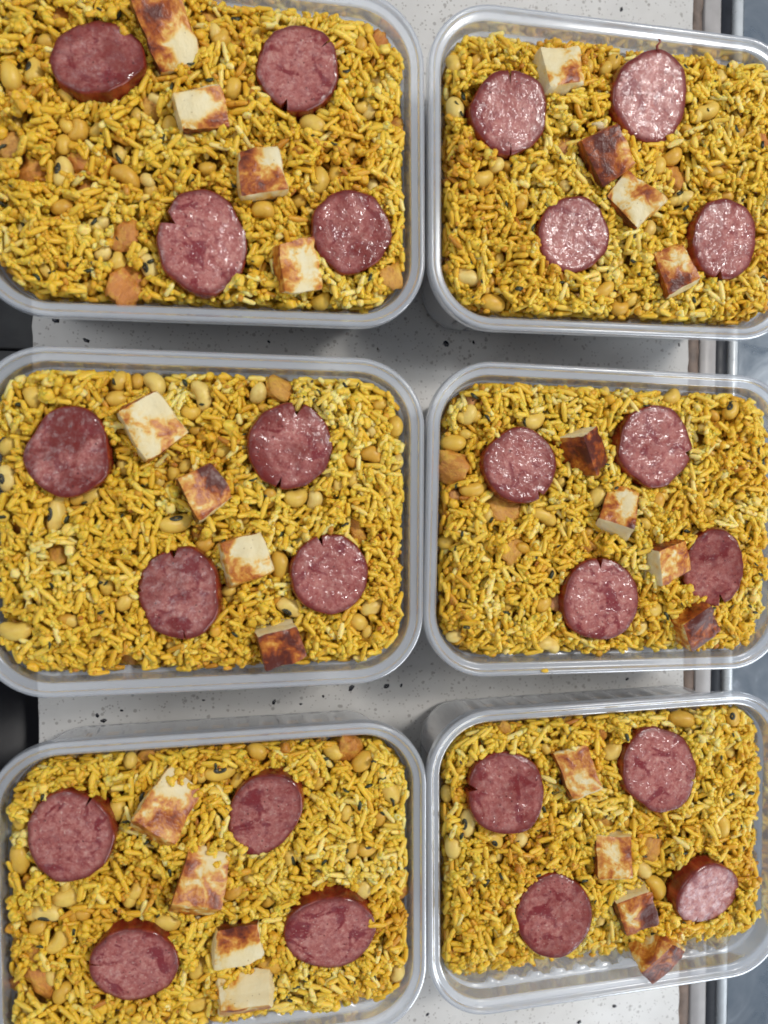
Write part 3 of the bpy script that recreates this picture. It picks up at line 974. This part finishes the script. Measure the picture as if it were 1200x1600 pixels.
PEA_SPOTS = {
    '1L': crop(0, 0, 1.765, [(97, 200, 40, 80, 'e'), (125, 112, 27, 20), (612, 112, 34, 60), (642, 250, 36, 70), (468, 350, 30, 80), (217, 362, 36, 75, 'k'), (273, 360, 28, 60), (176, 402, 30, 80), (175, 480, 44, 80, 'e'),
                             (345, 488, 46, 150, 'k'), (570, 465, 28, 10), (862, 350, 42, 160), (880, 500, 44, 80, 'k'), (925, 480, 30, 80), (1027, 515, 26, 90), (727, 588, 38, 170), (284, 700, 28, 30), (323, 722, 30, 60, 'k'),
                             (412, 735, 38, 110, 'e'), (176, 576, 34, 20), (640, 380, 24, 0), (240, 785, 26, 40), (132, 752, 26, 140), (995, 125, 28, 90), (1000, 295, 26, 20), (715, 742, 24, 90, 'e'), (893, 832, 34, 30, 'k'), (30, 215, 40, 100), (590, 95, 28, 120)]),
    '1R': crop(640, 0, 2.143, [(125, 355, 40, 100), (236, 602, 42, 10), (372, 680, 30, 80), (286, 560, 28, 50), (330, 556, 24, 0), (637, 978, 46, 30, 'k'), (282, 1012, 44, 170), (192, 925, 46, 160), (872, 530, 36, 40), (822, 562, 34, 80),
                              (985, 380, 46, 20), (1100, 445, 30, 60), (705, 1030, 32, 0), (745, 1000, 30, 50), (1020, 582, 30, 0), (920, 665, 34, 10), (130, 205, 34, 100), (215, 210, 28, 30), (685, 205, 32, 70), (592, 225, 28, 110), (1142, 912, 28, 40), (797, 770, 30, 70), (460, 570, 26, 30), (1040, 260, 30, 70)]),
    '2L': crop(0, 520, 1.765, [(92, 176, 38, 110, 'k'), (330, 132, 32, 60), (322, 182, 34, 5), (425, 140, 40, 125), (525, 220, 32, 0), (557, 172, 46, 110, 'k'), (615, 326, 28, 20), (512, 366, 26, 50), (490, 342, 22, 30), (1092, 256, 36, 95), (1022, 336, 38, 160),
                              (1096, 356, 30, 60), (965, 350, 28, 120), (1066, 436, 28, 80), (20, 312, 32, 50), (256, 450, 32, 40), (154, 502, 52, 85, 'e'), (486, 524, 52, 10, 'e'), (22, 402, 40, 100, 'e'), (295, 696, 32, 100), (344, 740, 32, 60), (770, 640, 52, 95, 'k'),
                              (566, 584, 30, 20), (815, 454, 38, 10), (866, 460, 32, 80), (1024, 752, 40, 30), (985, 796, 34, 160), (44, 820, 50, 0), (797, 755, 44, 150, 'e'), (375, 132, 26, 80), (712, 166, 34, 70), (340, 370, 26, 100), (742, 456, 34, 70, 'e'), (478, 388, 24, 90), (215, 455, 26, 60)]),
    '2R': crop(640, 540, 2.143, [(132, 318, 42, 0), (210, 480, 46, 10), (442, 570, 50, 160, 'k'), (406, 252, 50, 15, 'k'), (196, 232, 34, 60), (895, 152, 36, 40), (620, 506, 40, 60), (820, 522, 34, 80), (684, 284, 24, 80), (1000, 556, 24, 30), (126, 660, 28, 10),
                                (440, 862, 34, 40), (808, 882, 34, 10), (466, 1002, 46, 160, 'k'), (325, 870, 24, 60), (770, 942, 34, 50), (1068, 218, 36, 60, 'e'), (125, 990, 28, 30), (660, 150, 26, 40), (960, 640, 28, 40)]),
    '3L': crop(0, 1060, 1.765, [(710, 206, 34, 150), (1000, 226, 40, 40), (918, 202, 34, 150), (607, 256, 50, 5, 'e'), (1076, 312, 46, 130), (876, 282, 32, 70), (655, 280, 26, 60), (796, 486, 32, 100), (645, 576, 34, 30), (186, 597, 44, 0), (130, 640, 46, 170, 'e'), (162, 720, 40, 50, 'k'),
                               (360, 600, 30, 80), (376, 578, 28, 60), (545, 790, 36, 60), (38, 492, 46, 100), (465, 660, 42, 165), (545, 888, 38, 10), (1045, 386, 30, 60), (970, 470, 30, 60), (1000, 576, 34, 50), (950, 366, 28, 60), (174, 860, 32, 50), (356, 236, 26, 80), (106, 682, 26, 30), (742, 785, 40, 170),
                               (1105, 822, 32, 70), (412, 938, 36, 10), (56, 392, 30, 90), (205, 650, 24, 60), (235, 640, 26, 0), (1012, 464, 34, 10, 'e'), (322, 362, 38, 70)]),
    '3R': crop(640, 1060, 2.143, [(192, 482, 46, 85, 'e'), (283, 535, 34, 130, 'e'), (126, 560, 36, 90), (672, 240, 38, 30), (952, 606, 32, 60), (776, 635, 36, 130), (816, 690, 50, 120, 'k'), (870, 676, 28, 20), (1040, 492, 48, 100), (925, 127, 46, 170), (1084, 132, 34, 70, 'e'), (600, 925, 30, 60), (132, 396, 28, 90),
                                 (366, 535, 30, 40), (300, 890, 28, 60), (560, 470, 22, 60), (915, 440, 26, 20)]),
}
MEAT_SPOTS = {
    '1L': crop(0, 0, 1.765, [(165, 45, 46), (52, 255, 34), (32, 400, 60), (88, 475, 52), (217, 450, 46), (418, 296, 46), (352, 662, 56), (345, 790, 76), (578, 52, 36), (1092, 775, 50), (1112, 330, 28), (1048, 105, 44), (232, 512, 30)]),
    '1R': crop(640, 0, 2.143, [(745, 150, 50), (515, 495, 58), (880, 600, 56), (438, 962, 56), (1165, 475, 36), (335, 612, 30), (1035, 540, 30)]),
    '2L': crop(0, 520, 1.765, [(772, 160, 52), (547, 545, 32), (162, 612, 40), (985, 545, 50), (352, 902, 40), (55, 540, 34), (155, 142, 26), (930, 780, 26)]),
    '2R': crop(640, 540, 2.143, [(145, 405, 66), (320, 535, 78), (148, 505, 40), (332, 684, 58), (595, 670, 36), (1115, 200, 26), (485, 860, 40), (205, 190, 34)]),
    '3L': crop(0, 1060, 1.765, [(112, 825, 66), (962, 192, 52), (1107, 592, 34), (402, 228, 36), (100, 748, 36), (80, 560, 30), (45, 855, 36)]),
    '3R': crop(640, 1060, 2.143, [(800, 552, 62), (642, 470, 38), (642, 185, 38), (1166, 562, 40), (455, 962, 44), (1058, 386, 30), (318, 165, 28)]),
}
SLICE_SHORT = ['browned oval slice', 'pale foot-notched slice', 'heart-shaped slice', 'dark-edged slice', 'twice-slit slice', 'string-topped slice', 'unnotched slice', 'cube-side slice',
               'deep red slice', 'wide-notched slice', 'red-patched slice', 'narrow-notched slice', 'wet glinting slice', 'side-notched slice', 'smooth pale slice', 'leaning slice',
               'short-slit slice', 'leaning oval slice', 'sideways-slit slice', 'wide oval slice', 'side-notched slice', 'thick gleaming slice', 'lower round slice', 'tipped slice']
CUBE_SHORT = ['long cheese piece', 'white-topped cube', 'golden middle cube', 'slice-touching cube', 'pale upper cube', 'dark brown cube', 'red-sided cube', 'two-tone cube',
              'crumbly cheese cube', 'burnt-edged cube', 'flat golden cube', 'dark lower cube', 'corner-standing cube', 'banded cheese cube', 'pale-sided cube', 'reddish lower cube',
              'smooth-ended cheese', 'white-ended cheese', 'brown-backed cube', 'white broken cube', 'speckled golden cube', 'square flecked cube', 'purple-brown cube', 'brown-topped cube']
LANDMARKS = {}
for short, sp_ in list(zip(SLICE_SHORT, SLICES)):
    LANDMARKS.setdefault(sp_[0], []).append((short, sp_[1], sp_[2], min(sp_[4], sp_[5])))
for short, sp_ in list(zip(CUBE_SHORT, CUBES)):
    LANDMARKS.setdefault(sp_[0], []).append((short, sp_[1][0], sp_[1][1], 8.0))
ORDINAL = ['closest', 'second', 'third', 'fourth', 'fifth', 'sixth', 'seventh', 'eighth', 'ninth', 'tenth']


def label_by_landmark(items, key, where):
    """items: (object, x, y, what). Names each one by the slice or cube nearest to it and the side it lies on."""
    bins = {}
    for o, x, y, what in items:
        short, lx, ly, lr = min(LANDMARKS[key], key=lambda l: math.hypot(x - l[1], y - l[2]) - l[3])
        dx, dy = x - lx, y - ly
        side = ('right of' if dx > 0 else 'left of') if abs(dx) > abs(dy) else ('above' if dy > 0 else 'below')
        bins.setdefault((what, short, side), []).append((math.hypot(dx, dy), o))
    for (what, short, side), lst in bins.items():
        lst.sort(key=lambda t: t[0])
        for k, (d, o) in enumerate(lst):
            o['label'] = '%s%s %s the %s, %s tub' % ('' if len(lst) == 1 else ORDINAL[k] + ' ', what, side, short, where)


RES = 0.5
WHERE = {k[0]: k[4] for k in TUBS}


def fill_tub(spec, ti):
    key, tx, ty, turn, where, gaps = spec
    r = np.random.default_rng(40 + ti)
    ct, st = math.cos(math.radians(turn)), math.sin(math.radians(turn))

    def to_local(x, y):
        x, y = x - tx, y - ty
        return x * ct + y * st, -x * st + y * ct

    def to_world(x, y):
        return tx + x * ct - y * st, ty + x * st + y * ct

    hx, hy, cr = TL / 2 - 6.3, TW / 2 - 6.3, TR - 6.3
    nx, ny = int(2 * hx / RES) + 1, int(2 * hy / RES) + 1
    gx, gy = np.meshgrid(np.linspace(-hx, hx, nx), np.linspace(-hy, hy, ny))

    def inside(x, y):
        qx, qy = np.abs(x) - (hx - cr), np.abs(y) - (hy - cr)
        return cr - (np.hypot(np.maximum(qx, 0), np.maximum(qy, 0)) + np.minimum(np.maximum(qx, qy), 0))

    sd = inside(gx, gy)
    top_g, bot_g, left_g, right_g = gaps
    wob = 1.6 * smooth_noise(gx.shape, 22, r) + .9 * smooth_noise(gx.shape, 9, r)
    gap_in = np.minimum.reduce([sd, hy - gy - top_g, gy + hy - bot_g, gx + hx - left_g, hx - gx - right_g]) + np.where(np.minimum.reduce([hy - gy - top_g, gy + hy - bot_g, gx + hx - left_g, hx - gx - right_g]) < 14, wob, 0) * (max(gaps) > 1)
    T = -4.6 - 3.0 * np.exp(-np.maximum(gap_in, 0) / 5.0) + 1.0 * smooth_noise(gx.shape, 44, r) + .8 * smooth_noise(gx.shape, 20, r) + .5 * smooth_noise(gx.shape, 10, r)
    T = np.where(gap_in < 1.0, T + (gap_in - 1.0) * 1.7, T)
    T = np.maximum(T, -34)
    H0 = T - 3.4 + .4 * smooth_noise(gx.shape, 6, r)
    H = H0.copy()
    ID = np.full(H.shape, -1, dtype=np.int32)

    def cell(x, y):
        return (np.clip(((y + hy) / RES + .5).astype(int), 0, ny - 1), np.clip(((x + hx) / RES + .5).astype(int), 0, nx - 1))

    # keep-out areas of slices and cubes, so that no grain pokes through them
    keep = np.zeros(H.shape, dtype=bool)
    for s in SLICES:
        if s[0] == key:
            lx, ly = to_local(s[1], s[2])
            keep |= (gx - lx) ** 2 + (gy - ly) ** 2 < (min(s[4], s[5]) + 0.4) ** 2
    for c in CUBES:
        if c[0] == key:
            lx, ly = to_local(c[1][0], c[1][1])
            keep |= (gx - lx) ** 2 + (gy - ly) ** 2 < (min(c[4][:2]) / 2 + .2) ** 2

    root = link('rice_serving', None, None, (tx, ty, RIM), Quaternion((0, 0, 1), math.radians(turn)))
    tag(root, 'yellow turmeric rice filling the %s tub' % where, 'rice', 'servings of yellow rice in the tubs')

    # smooth oily core under the grains
    ringn = 14
    core_v, core_q = [], []
    inner = OP - ON * 7.9
    n = len(inner)
    for k in range(ringn + 1):
        s = k / ringn
        p = inner * s if k else inner * 0.001
        if k == ringn:
            p = inner
        iy, ix = cell(p[:, 0], p[:, 1])
        core_v.append(np.column_stack([p, np.minimum(H0[iy, ix] - .2, -9.2 if k >= ringn - 1 else 99)]))
    for ins, z in ((8.9, -22), (9.9, -40), (11.5, -46)):
        core_v.append(np.column_stack([OP - ON * ins, np.minimum(core_v[-1][:, 2] - .5, z)]))
    j = np.arange(n)
    j2 = (j + 1) % n
    for k in range(len(core_v) - 1):
        core_q.append(np.stack([k * n + j, (k + 1) * n + j, (k + 1) * n + j2, k * n + j2], 1))
    link('rice_core', fast_mesh('rice_core', np.concatenate(core_v), quads=np.concatenate(core_q), mat=M_BASE), root)

    off = np.arange(-9, 10)
    ox, oy = np.meshgrid(off, off)
    grains = []
    tone = smooth_noise(H.shape, 40, r) + .7 * smooth_noise(H.shape, 15, r)
    flow = math.pi * 1.2 * smooth_noise(H.shape, 36, r)

    def raster(x, y, z, yaw, half, rad, slope, gid, hgt):
        iy, ix = int((y + hy) / RES + .5), int((x + hx) / RES + .5)
        m = 10 if half < 4.6 else 18
        y0, y1, x0, x1 = max(0, iy - m), min(ny, iy + m + 1), max(0, ix - m), min(nx, ix + m + 1)
        dx, dy = gx[y0:y1, x0:x1] - x, gy[y0:y1, x0:x1] - y
        c, s = math.cos(yaw), math.sin(yaw)
        uu, v2 = dx * c + dy * s, -dx * s + dy * c
        e = 1 - (uu / half) ** 2 - (v2 / rad) ** 2
        zt = np.where(e > 0, z + slope * uu + hgt * np.sqrt(np.maximum(e, 0)), -99)
        sub = H[y0:y1, x0:x1]
        up = zt > sub
        sub[up] = zt[up]
        ID[y0:y1, x0:x1][up] = gid

    def rest(x, y, yaw, half, rad):
        c, s = math.cos(yaw), math.sin(yaw)
        ss = np.array([-.8, -.4, 0, .4, .8]) * half
        tt = np.array([-.5, 0, .5]) * rad
        X = x + ss[:, None] * c - tt[None] * s
        Y = y + ss[:, None] * s + tt[None] * c
        iy, ix = cell(X, Y)
        h = H[iy, ix].max(1)
        b = float(np.clip((ss * (h - h.mean())).sum() / (ss * ss).sum(), -.5, .5))
        a = h - b * ss
        return float(.55 * a.max() + .45 * a.mean()), b

    def drop(count, avoid):
        made = tries = 0
        while made < count and tries < count * 6:
            tries += 1
            xs, ys = r.uniform(-hx, hx, 3), r.uniform(-hy, hy, 3)
            iy, ix = cell(xs, ys)
            ok = sd[iy, ix] > 1.3
            if not ok.any():
                continue
            lev = np.where(ok, (H - T)[iy, ix] if False else H[iy, ix] - T[iy, ix], 99)
            k = int(np.argmin(lev)) if r.random() < .8 else int(np.argmax(ok))
            x, y = xs[k], ys[k]
            if avoid and keep[iy[k], ix[k]]:
                continue
            crumb = r.random() < .18
            half = r.uniform(1.0, 2.4) if crumb else (r.uniform(1.6, 2.6) if r.random() < .20 else r.uniform(2.8, 4.35))
            rad = half * r.uniform(.7, .95) if crumb else r.uniform(.95, 1.2)
            yaw = flow[iy[k], ix[k]] + r.normal(0, .9)
            ex, ey = x + np.array([1, -1]) * half * math.cos(yaw), y + np.array([1, -1]) * half * math.sin(yaw)
            if (inside(ex, ey) < .9).any():
                yaw += math.pi / 2
                ex, ey = x + np.array([1, -1]) * half * math.cos(yaw), y + np.array([1, -1]) * half * math.sin(yaw)
                if (inside(ex, ey) < .9).any():
                    continue
            if avoid:
                fy, fx = cell(np.append(ex * .75 + x * .25, x), np.append(ey * .75 + y * .25, y))
                if (ID[fy, fx] <= -2).any() and r.random() < .99:
                    continue
            z, b = rest(x, y, yaw, half, rad)
            z += .16 * rad
            b = b + r.normal(0, .07)
            gid = len(grains)
            deep = H[iy[k], ix[k]] - T[iy[k], ix[k]]  # grains lying low get a darker tint: depth shading put into their colour
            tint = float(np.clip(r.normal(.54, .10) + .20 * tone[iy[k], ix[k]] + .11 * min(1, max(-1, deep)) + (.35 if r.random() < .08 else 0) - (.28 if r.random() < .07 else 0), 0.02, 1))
            grains.append((x, y, z, yaw, b, half, rad, r.integers(12), tint, r.uniform(0, 6.28), crumb))
            raster(x, y, z, yaw, half, rad, b, gid, rad * .86)
            made += 1

    drop(2900, False)

    # meat bits, then peas, pressed into the rice
    named = []
    for k, (px, py, size) in enumerate(MEAT_SPOTS[key]):
        w = at(px, py, -4)
        lx, ly = to_local(w[0], w[1])
        a = size / 4.2 / 2 * .85
        lim = inside(np.array(lx), np.array(ly))
        if lim < a * .7:
            lx, ly = lx * (1 - .03), ly * (1 - .03)
        b = a * r.uniform(.6, .85)
        hgt = min(a * .6, 4.0)
        iy, ix = cell(np.array([lx]), np.array([ly]))
        z = min(float(H[iy, ix][0]), float(T[iy, ix][0]) + 1.0)
        yaw = r.uniform(0, 3.14)
        wx, wy = to_world(lx, ly)
        q = Quaternion((0, 0, 1), yaw + math.radians(turn)) @ Quaternion((1, 0, 0), r.normal(0, .25)) @ Quaternion((0, 1, 0), r.normal(0, .25))
        o = link('meat_bit', MEATS[int(r.integers(7))], None, (wx, wy, RIM + z), q, (a, b, hgt))
        big = size >= 55
        tag(o, ('large orange-brown cooked meat chunk in the rice of the %s tub' if big else 'small orange-brown cooked meat bit in the rice of the %s tub') % where, 'meat bit',
            ('large meat chunks, %s tub' if big else 'small meat bits, %s tub') % where)
        named.append((o, wx, wy, 'large orange-brown meat chunk' if big else 'small orange-brown meat bit'))
        raster(lx, ly, z, yaw, a * .95, b * .95, 0, -2, hgt)

    spots = list(PEA_SPOTS[key])
    for k in range(19):
        for _ in range(20):
            x, y = r.uniform(-hx + 6, hx - 6), r.uniform(-hy + 6, hy - 6)
            iy, ix = cell(np.array([x]), np.array([y]))
            if not keep[iy, ix][0] and gap_in[iy, ix][0] > 4 and ID[iy, ix][0] > -2:
                spots.append((x, y, r.uniform(20, 27), r.uniform(0, 180), 'local'))
                break
    for k, sp in enumerate(spots):
        px, py, size, ang = sp[:4]
        flag = sp[4] if len(sp) > 4 else ''
        if flag == 'local':
            lx, ly = px, py
        else:
            w = at(px, py, -3)
            lx, ly = to_local(w[0], w[1])
        a = size / 4.2 / 2 * 1.04
        # stay clear of the wall
        for _ in range(12):
            if inside(np.array(lx), np.array(ly)) < a * .75:
                lx, ly = lx * .985, ly * .985
        b = a * r.uniform(.92, 1.06) if size < 30 else a
        b = min(b, 4.6)
        yaw = math.radians(ang)
        z, slope = rest(lx, ly, yaw, a * .9, b * .7)
        iy, ix = cell(np.array([lx]), np.array([ly]))
        z = min(z + (.08 if flag == 'local' else .30) * b, float(T[iy, ix][0]) + 2.9)
        eye = flag == 'e'
        var = 2 if flag == 'k' else (1 if eye else int(r.choice((0, 1, 3, 4))))
        roll = r.uniform(.75, 1.15) if eye else r.uniform(-.7, .5)
        q = Quaternion((0, 0, 1), yaw + math.radians(turn)) @ Quaternion((0, 1, 0), -math.atan(slope) * .7) @ Quaternion((1, 0, 0), roll)
        wx, wy = to_world(lx, ly)
        if eye:
            o = link('black_eyed_pea', None, None, (wx, wy, RIM + z), q, (a, b, b))
            link('skin', PEAS[var], o)
            link('eye', EYE, o)
            tag(o, 'black-eyed pea with its dark eye showing in the %s tub' % where, 'pea', 'peas with dark eyes showing, %s tub' % where)
        else:
            o = link('black_eyed_pea', PEAS[var], None, (wx, wy, RIM + z), q, (a, b, b))
            bend = flag == 'k'
            tag(o, ('curved bean-shaped yellow pea in the rice of the %s tub' if bend else 'plump oval yellow pea nestled in the rice of the %s tub') % where, 'pea',
                ('curved yellow peas, %s tub' if bend else 'plump yellow peas, %s tub') % where)
        named.append((o, wx, wy, 'dark-eyed pea' if eye else ('curved yellow pea' if flag == 'k' else 'plump yellow pea')))
        raster(lx, ly, z, yaw, a * .97, b * .70, slope * .7, -3, b * .72)

    label_by_landmark(named, key, where)
    drop(2600, True)

    # how much of each grain is seen from above
    seen = np.bincount(ID[ID >= 0].ravel(), minlength=len(grains))
    order = np.argsort(-seen)
    single = set(int(g) for g in order[:300] if not grains[int(g)][10])
    G = np.array([g[:10] for g in grains], dtype=float)
    crumbs = np.array([g[10] for g in grains])
    iy, ix = cell(G[:, 0], G[:, 1])
    near = (seen > 0) | (G[:, 2] > H[iy, ix] - 1.6) | (sd[iy, ix] < 5)
    V, F, A = [], [], []
    base = 0
    for g in range(len(grains)):
        if not near[g]:
            continue
        x, y, z, yaw, b, half, rad, var, tint, roll = G[g]
        q = Quaternion((0, 0, 1), yaw) @ Quaternion((0, 1, 0), -math.atan(b)) @ Quaternion((1, 0, 0), roll * (.12 if not crumbs[g] else 1))
        if g in single:
            link('rice_grain', grain_mesh(int(var), int(min(9, tint * 10))), root, (x, y, z), q, (half, rad, rad))
            continue
        if crumbs[g]:
            tv, tf = ICO1 if half < 1.2 else ICO2
            p = tv * (1 + .45 * lump(tv, 1.6, g * .37))[:, None] * np.array([half, rad, rad])
        else:
            tv, tf = GRAINS[int(var)]
            p = tv * np.array([half, rad, rad])
        R = np.array(q.to_matrix())
        V.append(p @ R.T + np.array([x, y, z]))
        F.append(tf + base)
        A.append(np.tile([tint, 0, 0], (len(tv), 1)))
        base += len(tv)
    # fine crumbs and broken bits lodged between the grains
    m_ = 2200
    xs, ys = r.uniform(-hx + 2, hx - 2, m_), r.uniform(-hy + 2, hy - 2, m_)
    iy, ix = cell(xs, ys)
    okc = (sd[iy, ix] > 2) & ~keep[iy, ix] & (ID[iy, ix] > -2)
    tv, tf = ICO1
    for k in np.nonzero(okc)[0]:
        sz = r.uniform(.38, .95) if r.random() < .9 else r.uniform(.9, 1.4)
        p = tv * (1 + .45 * lump(tv, 1.6, k * .53))[:, None] * np.array([sz * r.uniform(1, 1.7), sz, sz * .8])
        a_ = r.uniform(0, 6.28)
        c_, s_ = math.cos(a_), math.sin(a_)
        p = np.column_stack([p[:, 0] * c_ - p[:, 1] * s_, p[:, 0] * s_ + p[:, 1] * c_, p[:, 2]])
        V.append(p + np.array([xs[k], ys[k], H[iy[k], ix[k]] + .05]))
        F.append(tf + base)
        A.append(np.tile([float(np.clip(r.normal(.5, .14) + .2 * tone[iy[k], ix[k]], 0, 1)), 0, 0], (len(tv), 1)))
        base += len(tv)
    mass = link('rice_mass', fast_mesh('rice_mass', np.concatenate(V), tris=np.concatenate(F), mat=M_RICE, attrs={'tint': np.concatenate(A)}), root)
    mass['kind'] = 'stuff'

    for k in range(44):
        for _ in range(20):
            x, y = r.uniform(-hx + 3, hx - 3), r.uniform(-hy + 3, hy - 3)
            iy, ix = cell(np.array([x]), np.array([y]))
            if sd[iy, ix][0] > 3 and not keep[iy, ix][0] and gap_in[iy, ix][0] > 1.5:
                break
        s = r.uniform(.7, 1.9)
        q = Quaternion((0, 0, 1), r.uniform(0, 6.28)) @ Quaternion((1, 0, 0), r.normal(0, .5))
        link('herb_flake', HERBS[int(r.integers(5))], root, (x, y, float(H[iy, ix][0]) + .1), q, (s, s, s))


for ti, sp in enumerate(TUBS):
    fill_tub(sp, ti)

# ---------------------------------------------------------------- small loose pieces
for (px, py, z, size, mat, name, label, cat) in [
        (936, 196, 2.0, 20, M_CHEESE, 'cheese_crumb', 'white cheese crumb above the dark brown cube, top-right tub', 'cheese crumb'),
        (309, 1438, 1.0, 20, M_CHEESE, 'cheese_crumb', 'shredded white cheese crumb between two cheese pieces, bottom-left tub', 'cheese crumb'),
        (852, 1048, 0.6, 11, M_RICE, 'rice_crumb', 'yellow rice crumb stuck on the lower rim, middle-right tub', 'rice crumb')]:
    w = at(px, py, z)
    v, t = ICO2
    p = v * (1 + .5 * lump(v, 1.6, px * .1) + .2 * lump(v, 4, py * .1))[:, None] * np.array([1, .6, .5]) * size / 8.4
    o = link(name, fast_mesh(name, p, tris=t, mat=mat, attrs={'sear': np.zeros(len(v)), 'tint': np.tile([.6, 0, 0], (len(v), 1))}), None, (w[0], w[1], RIM + z))
    tag(o, label, cat)
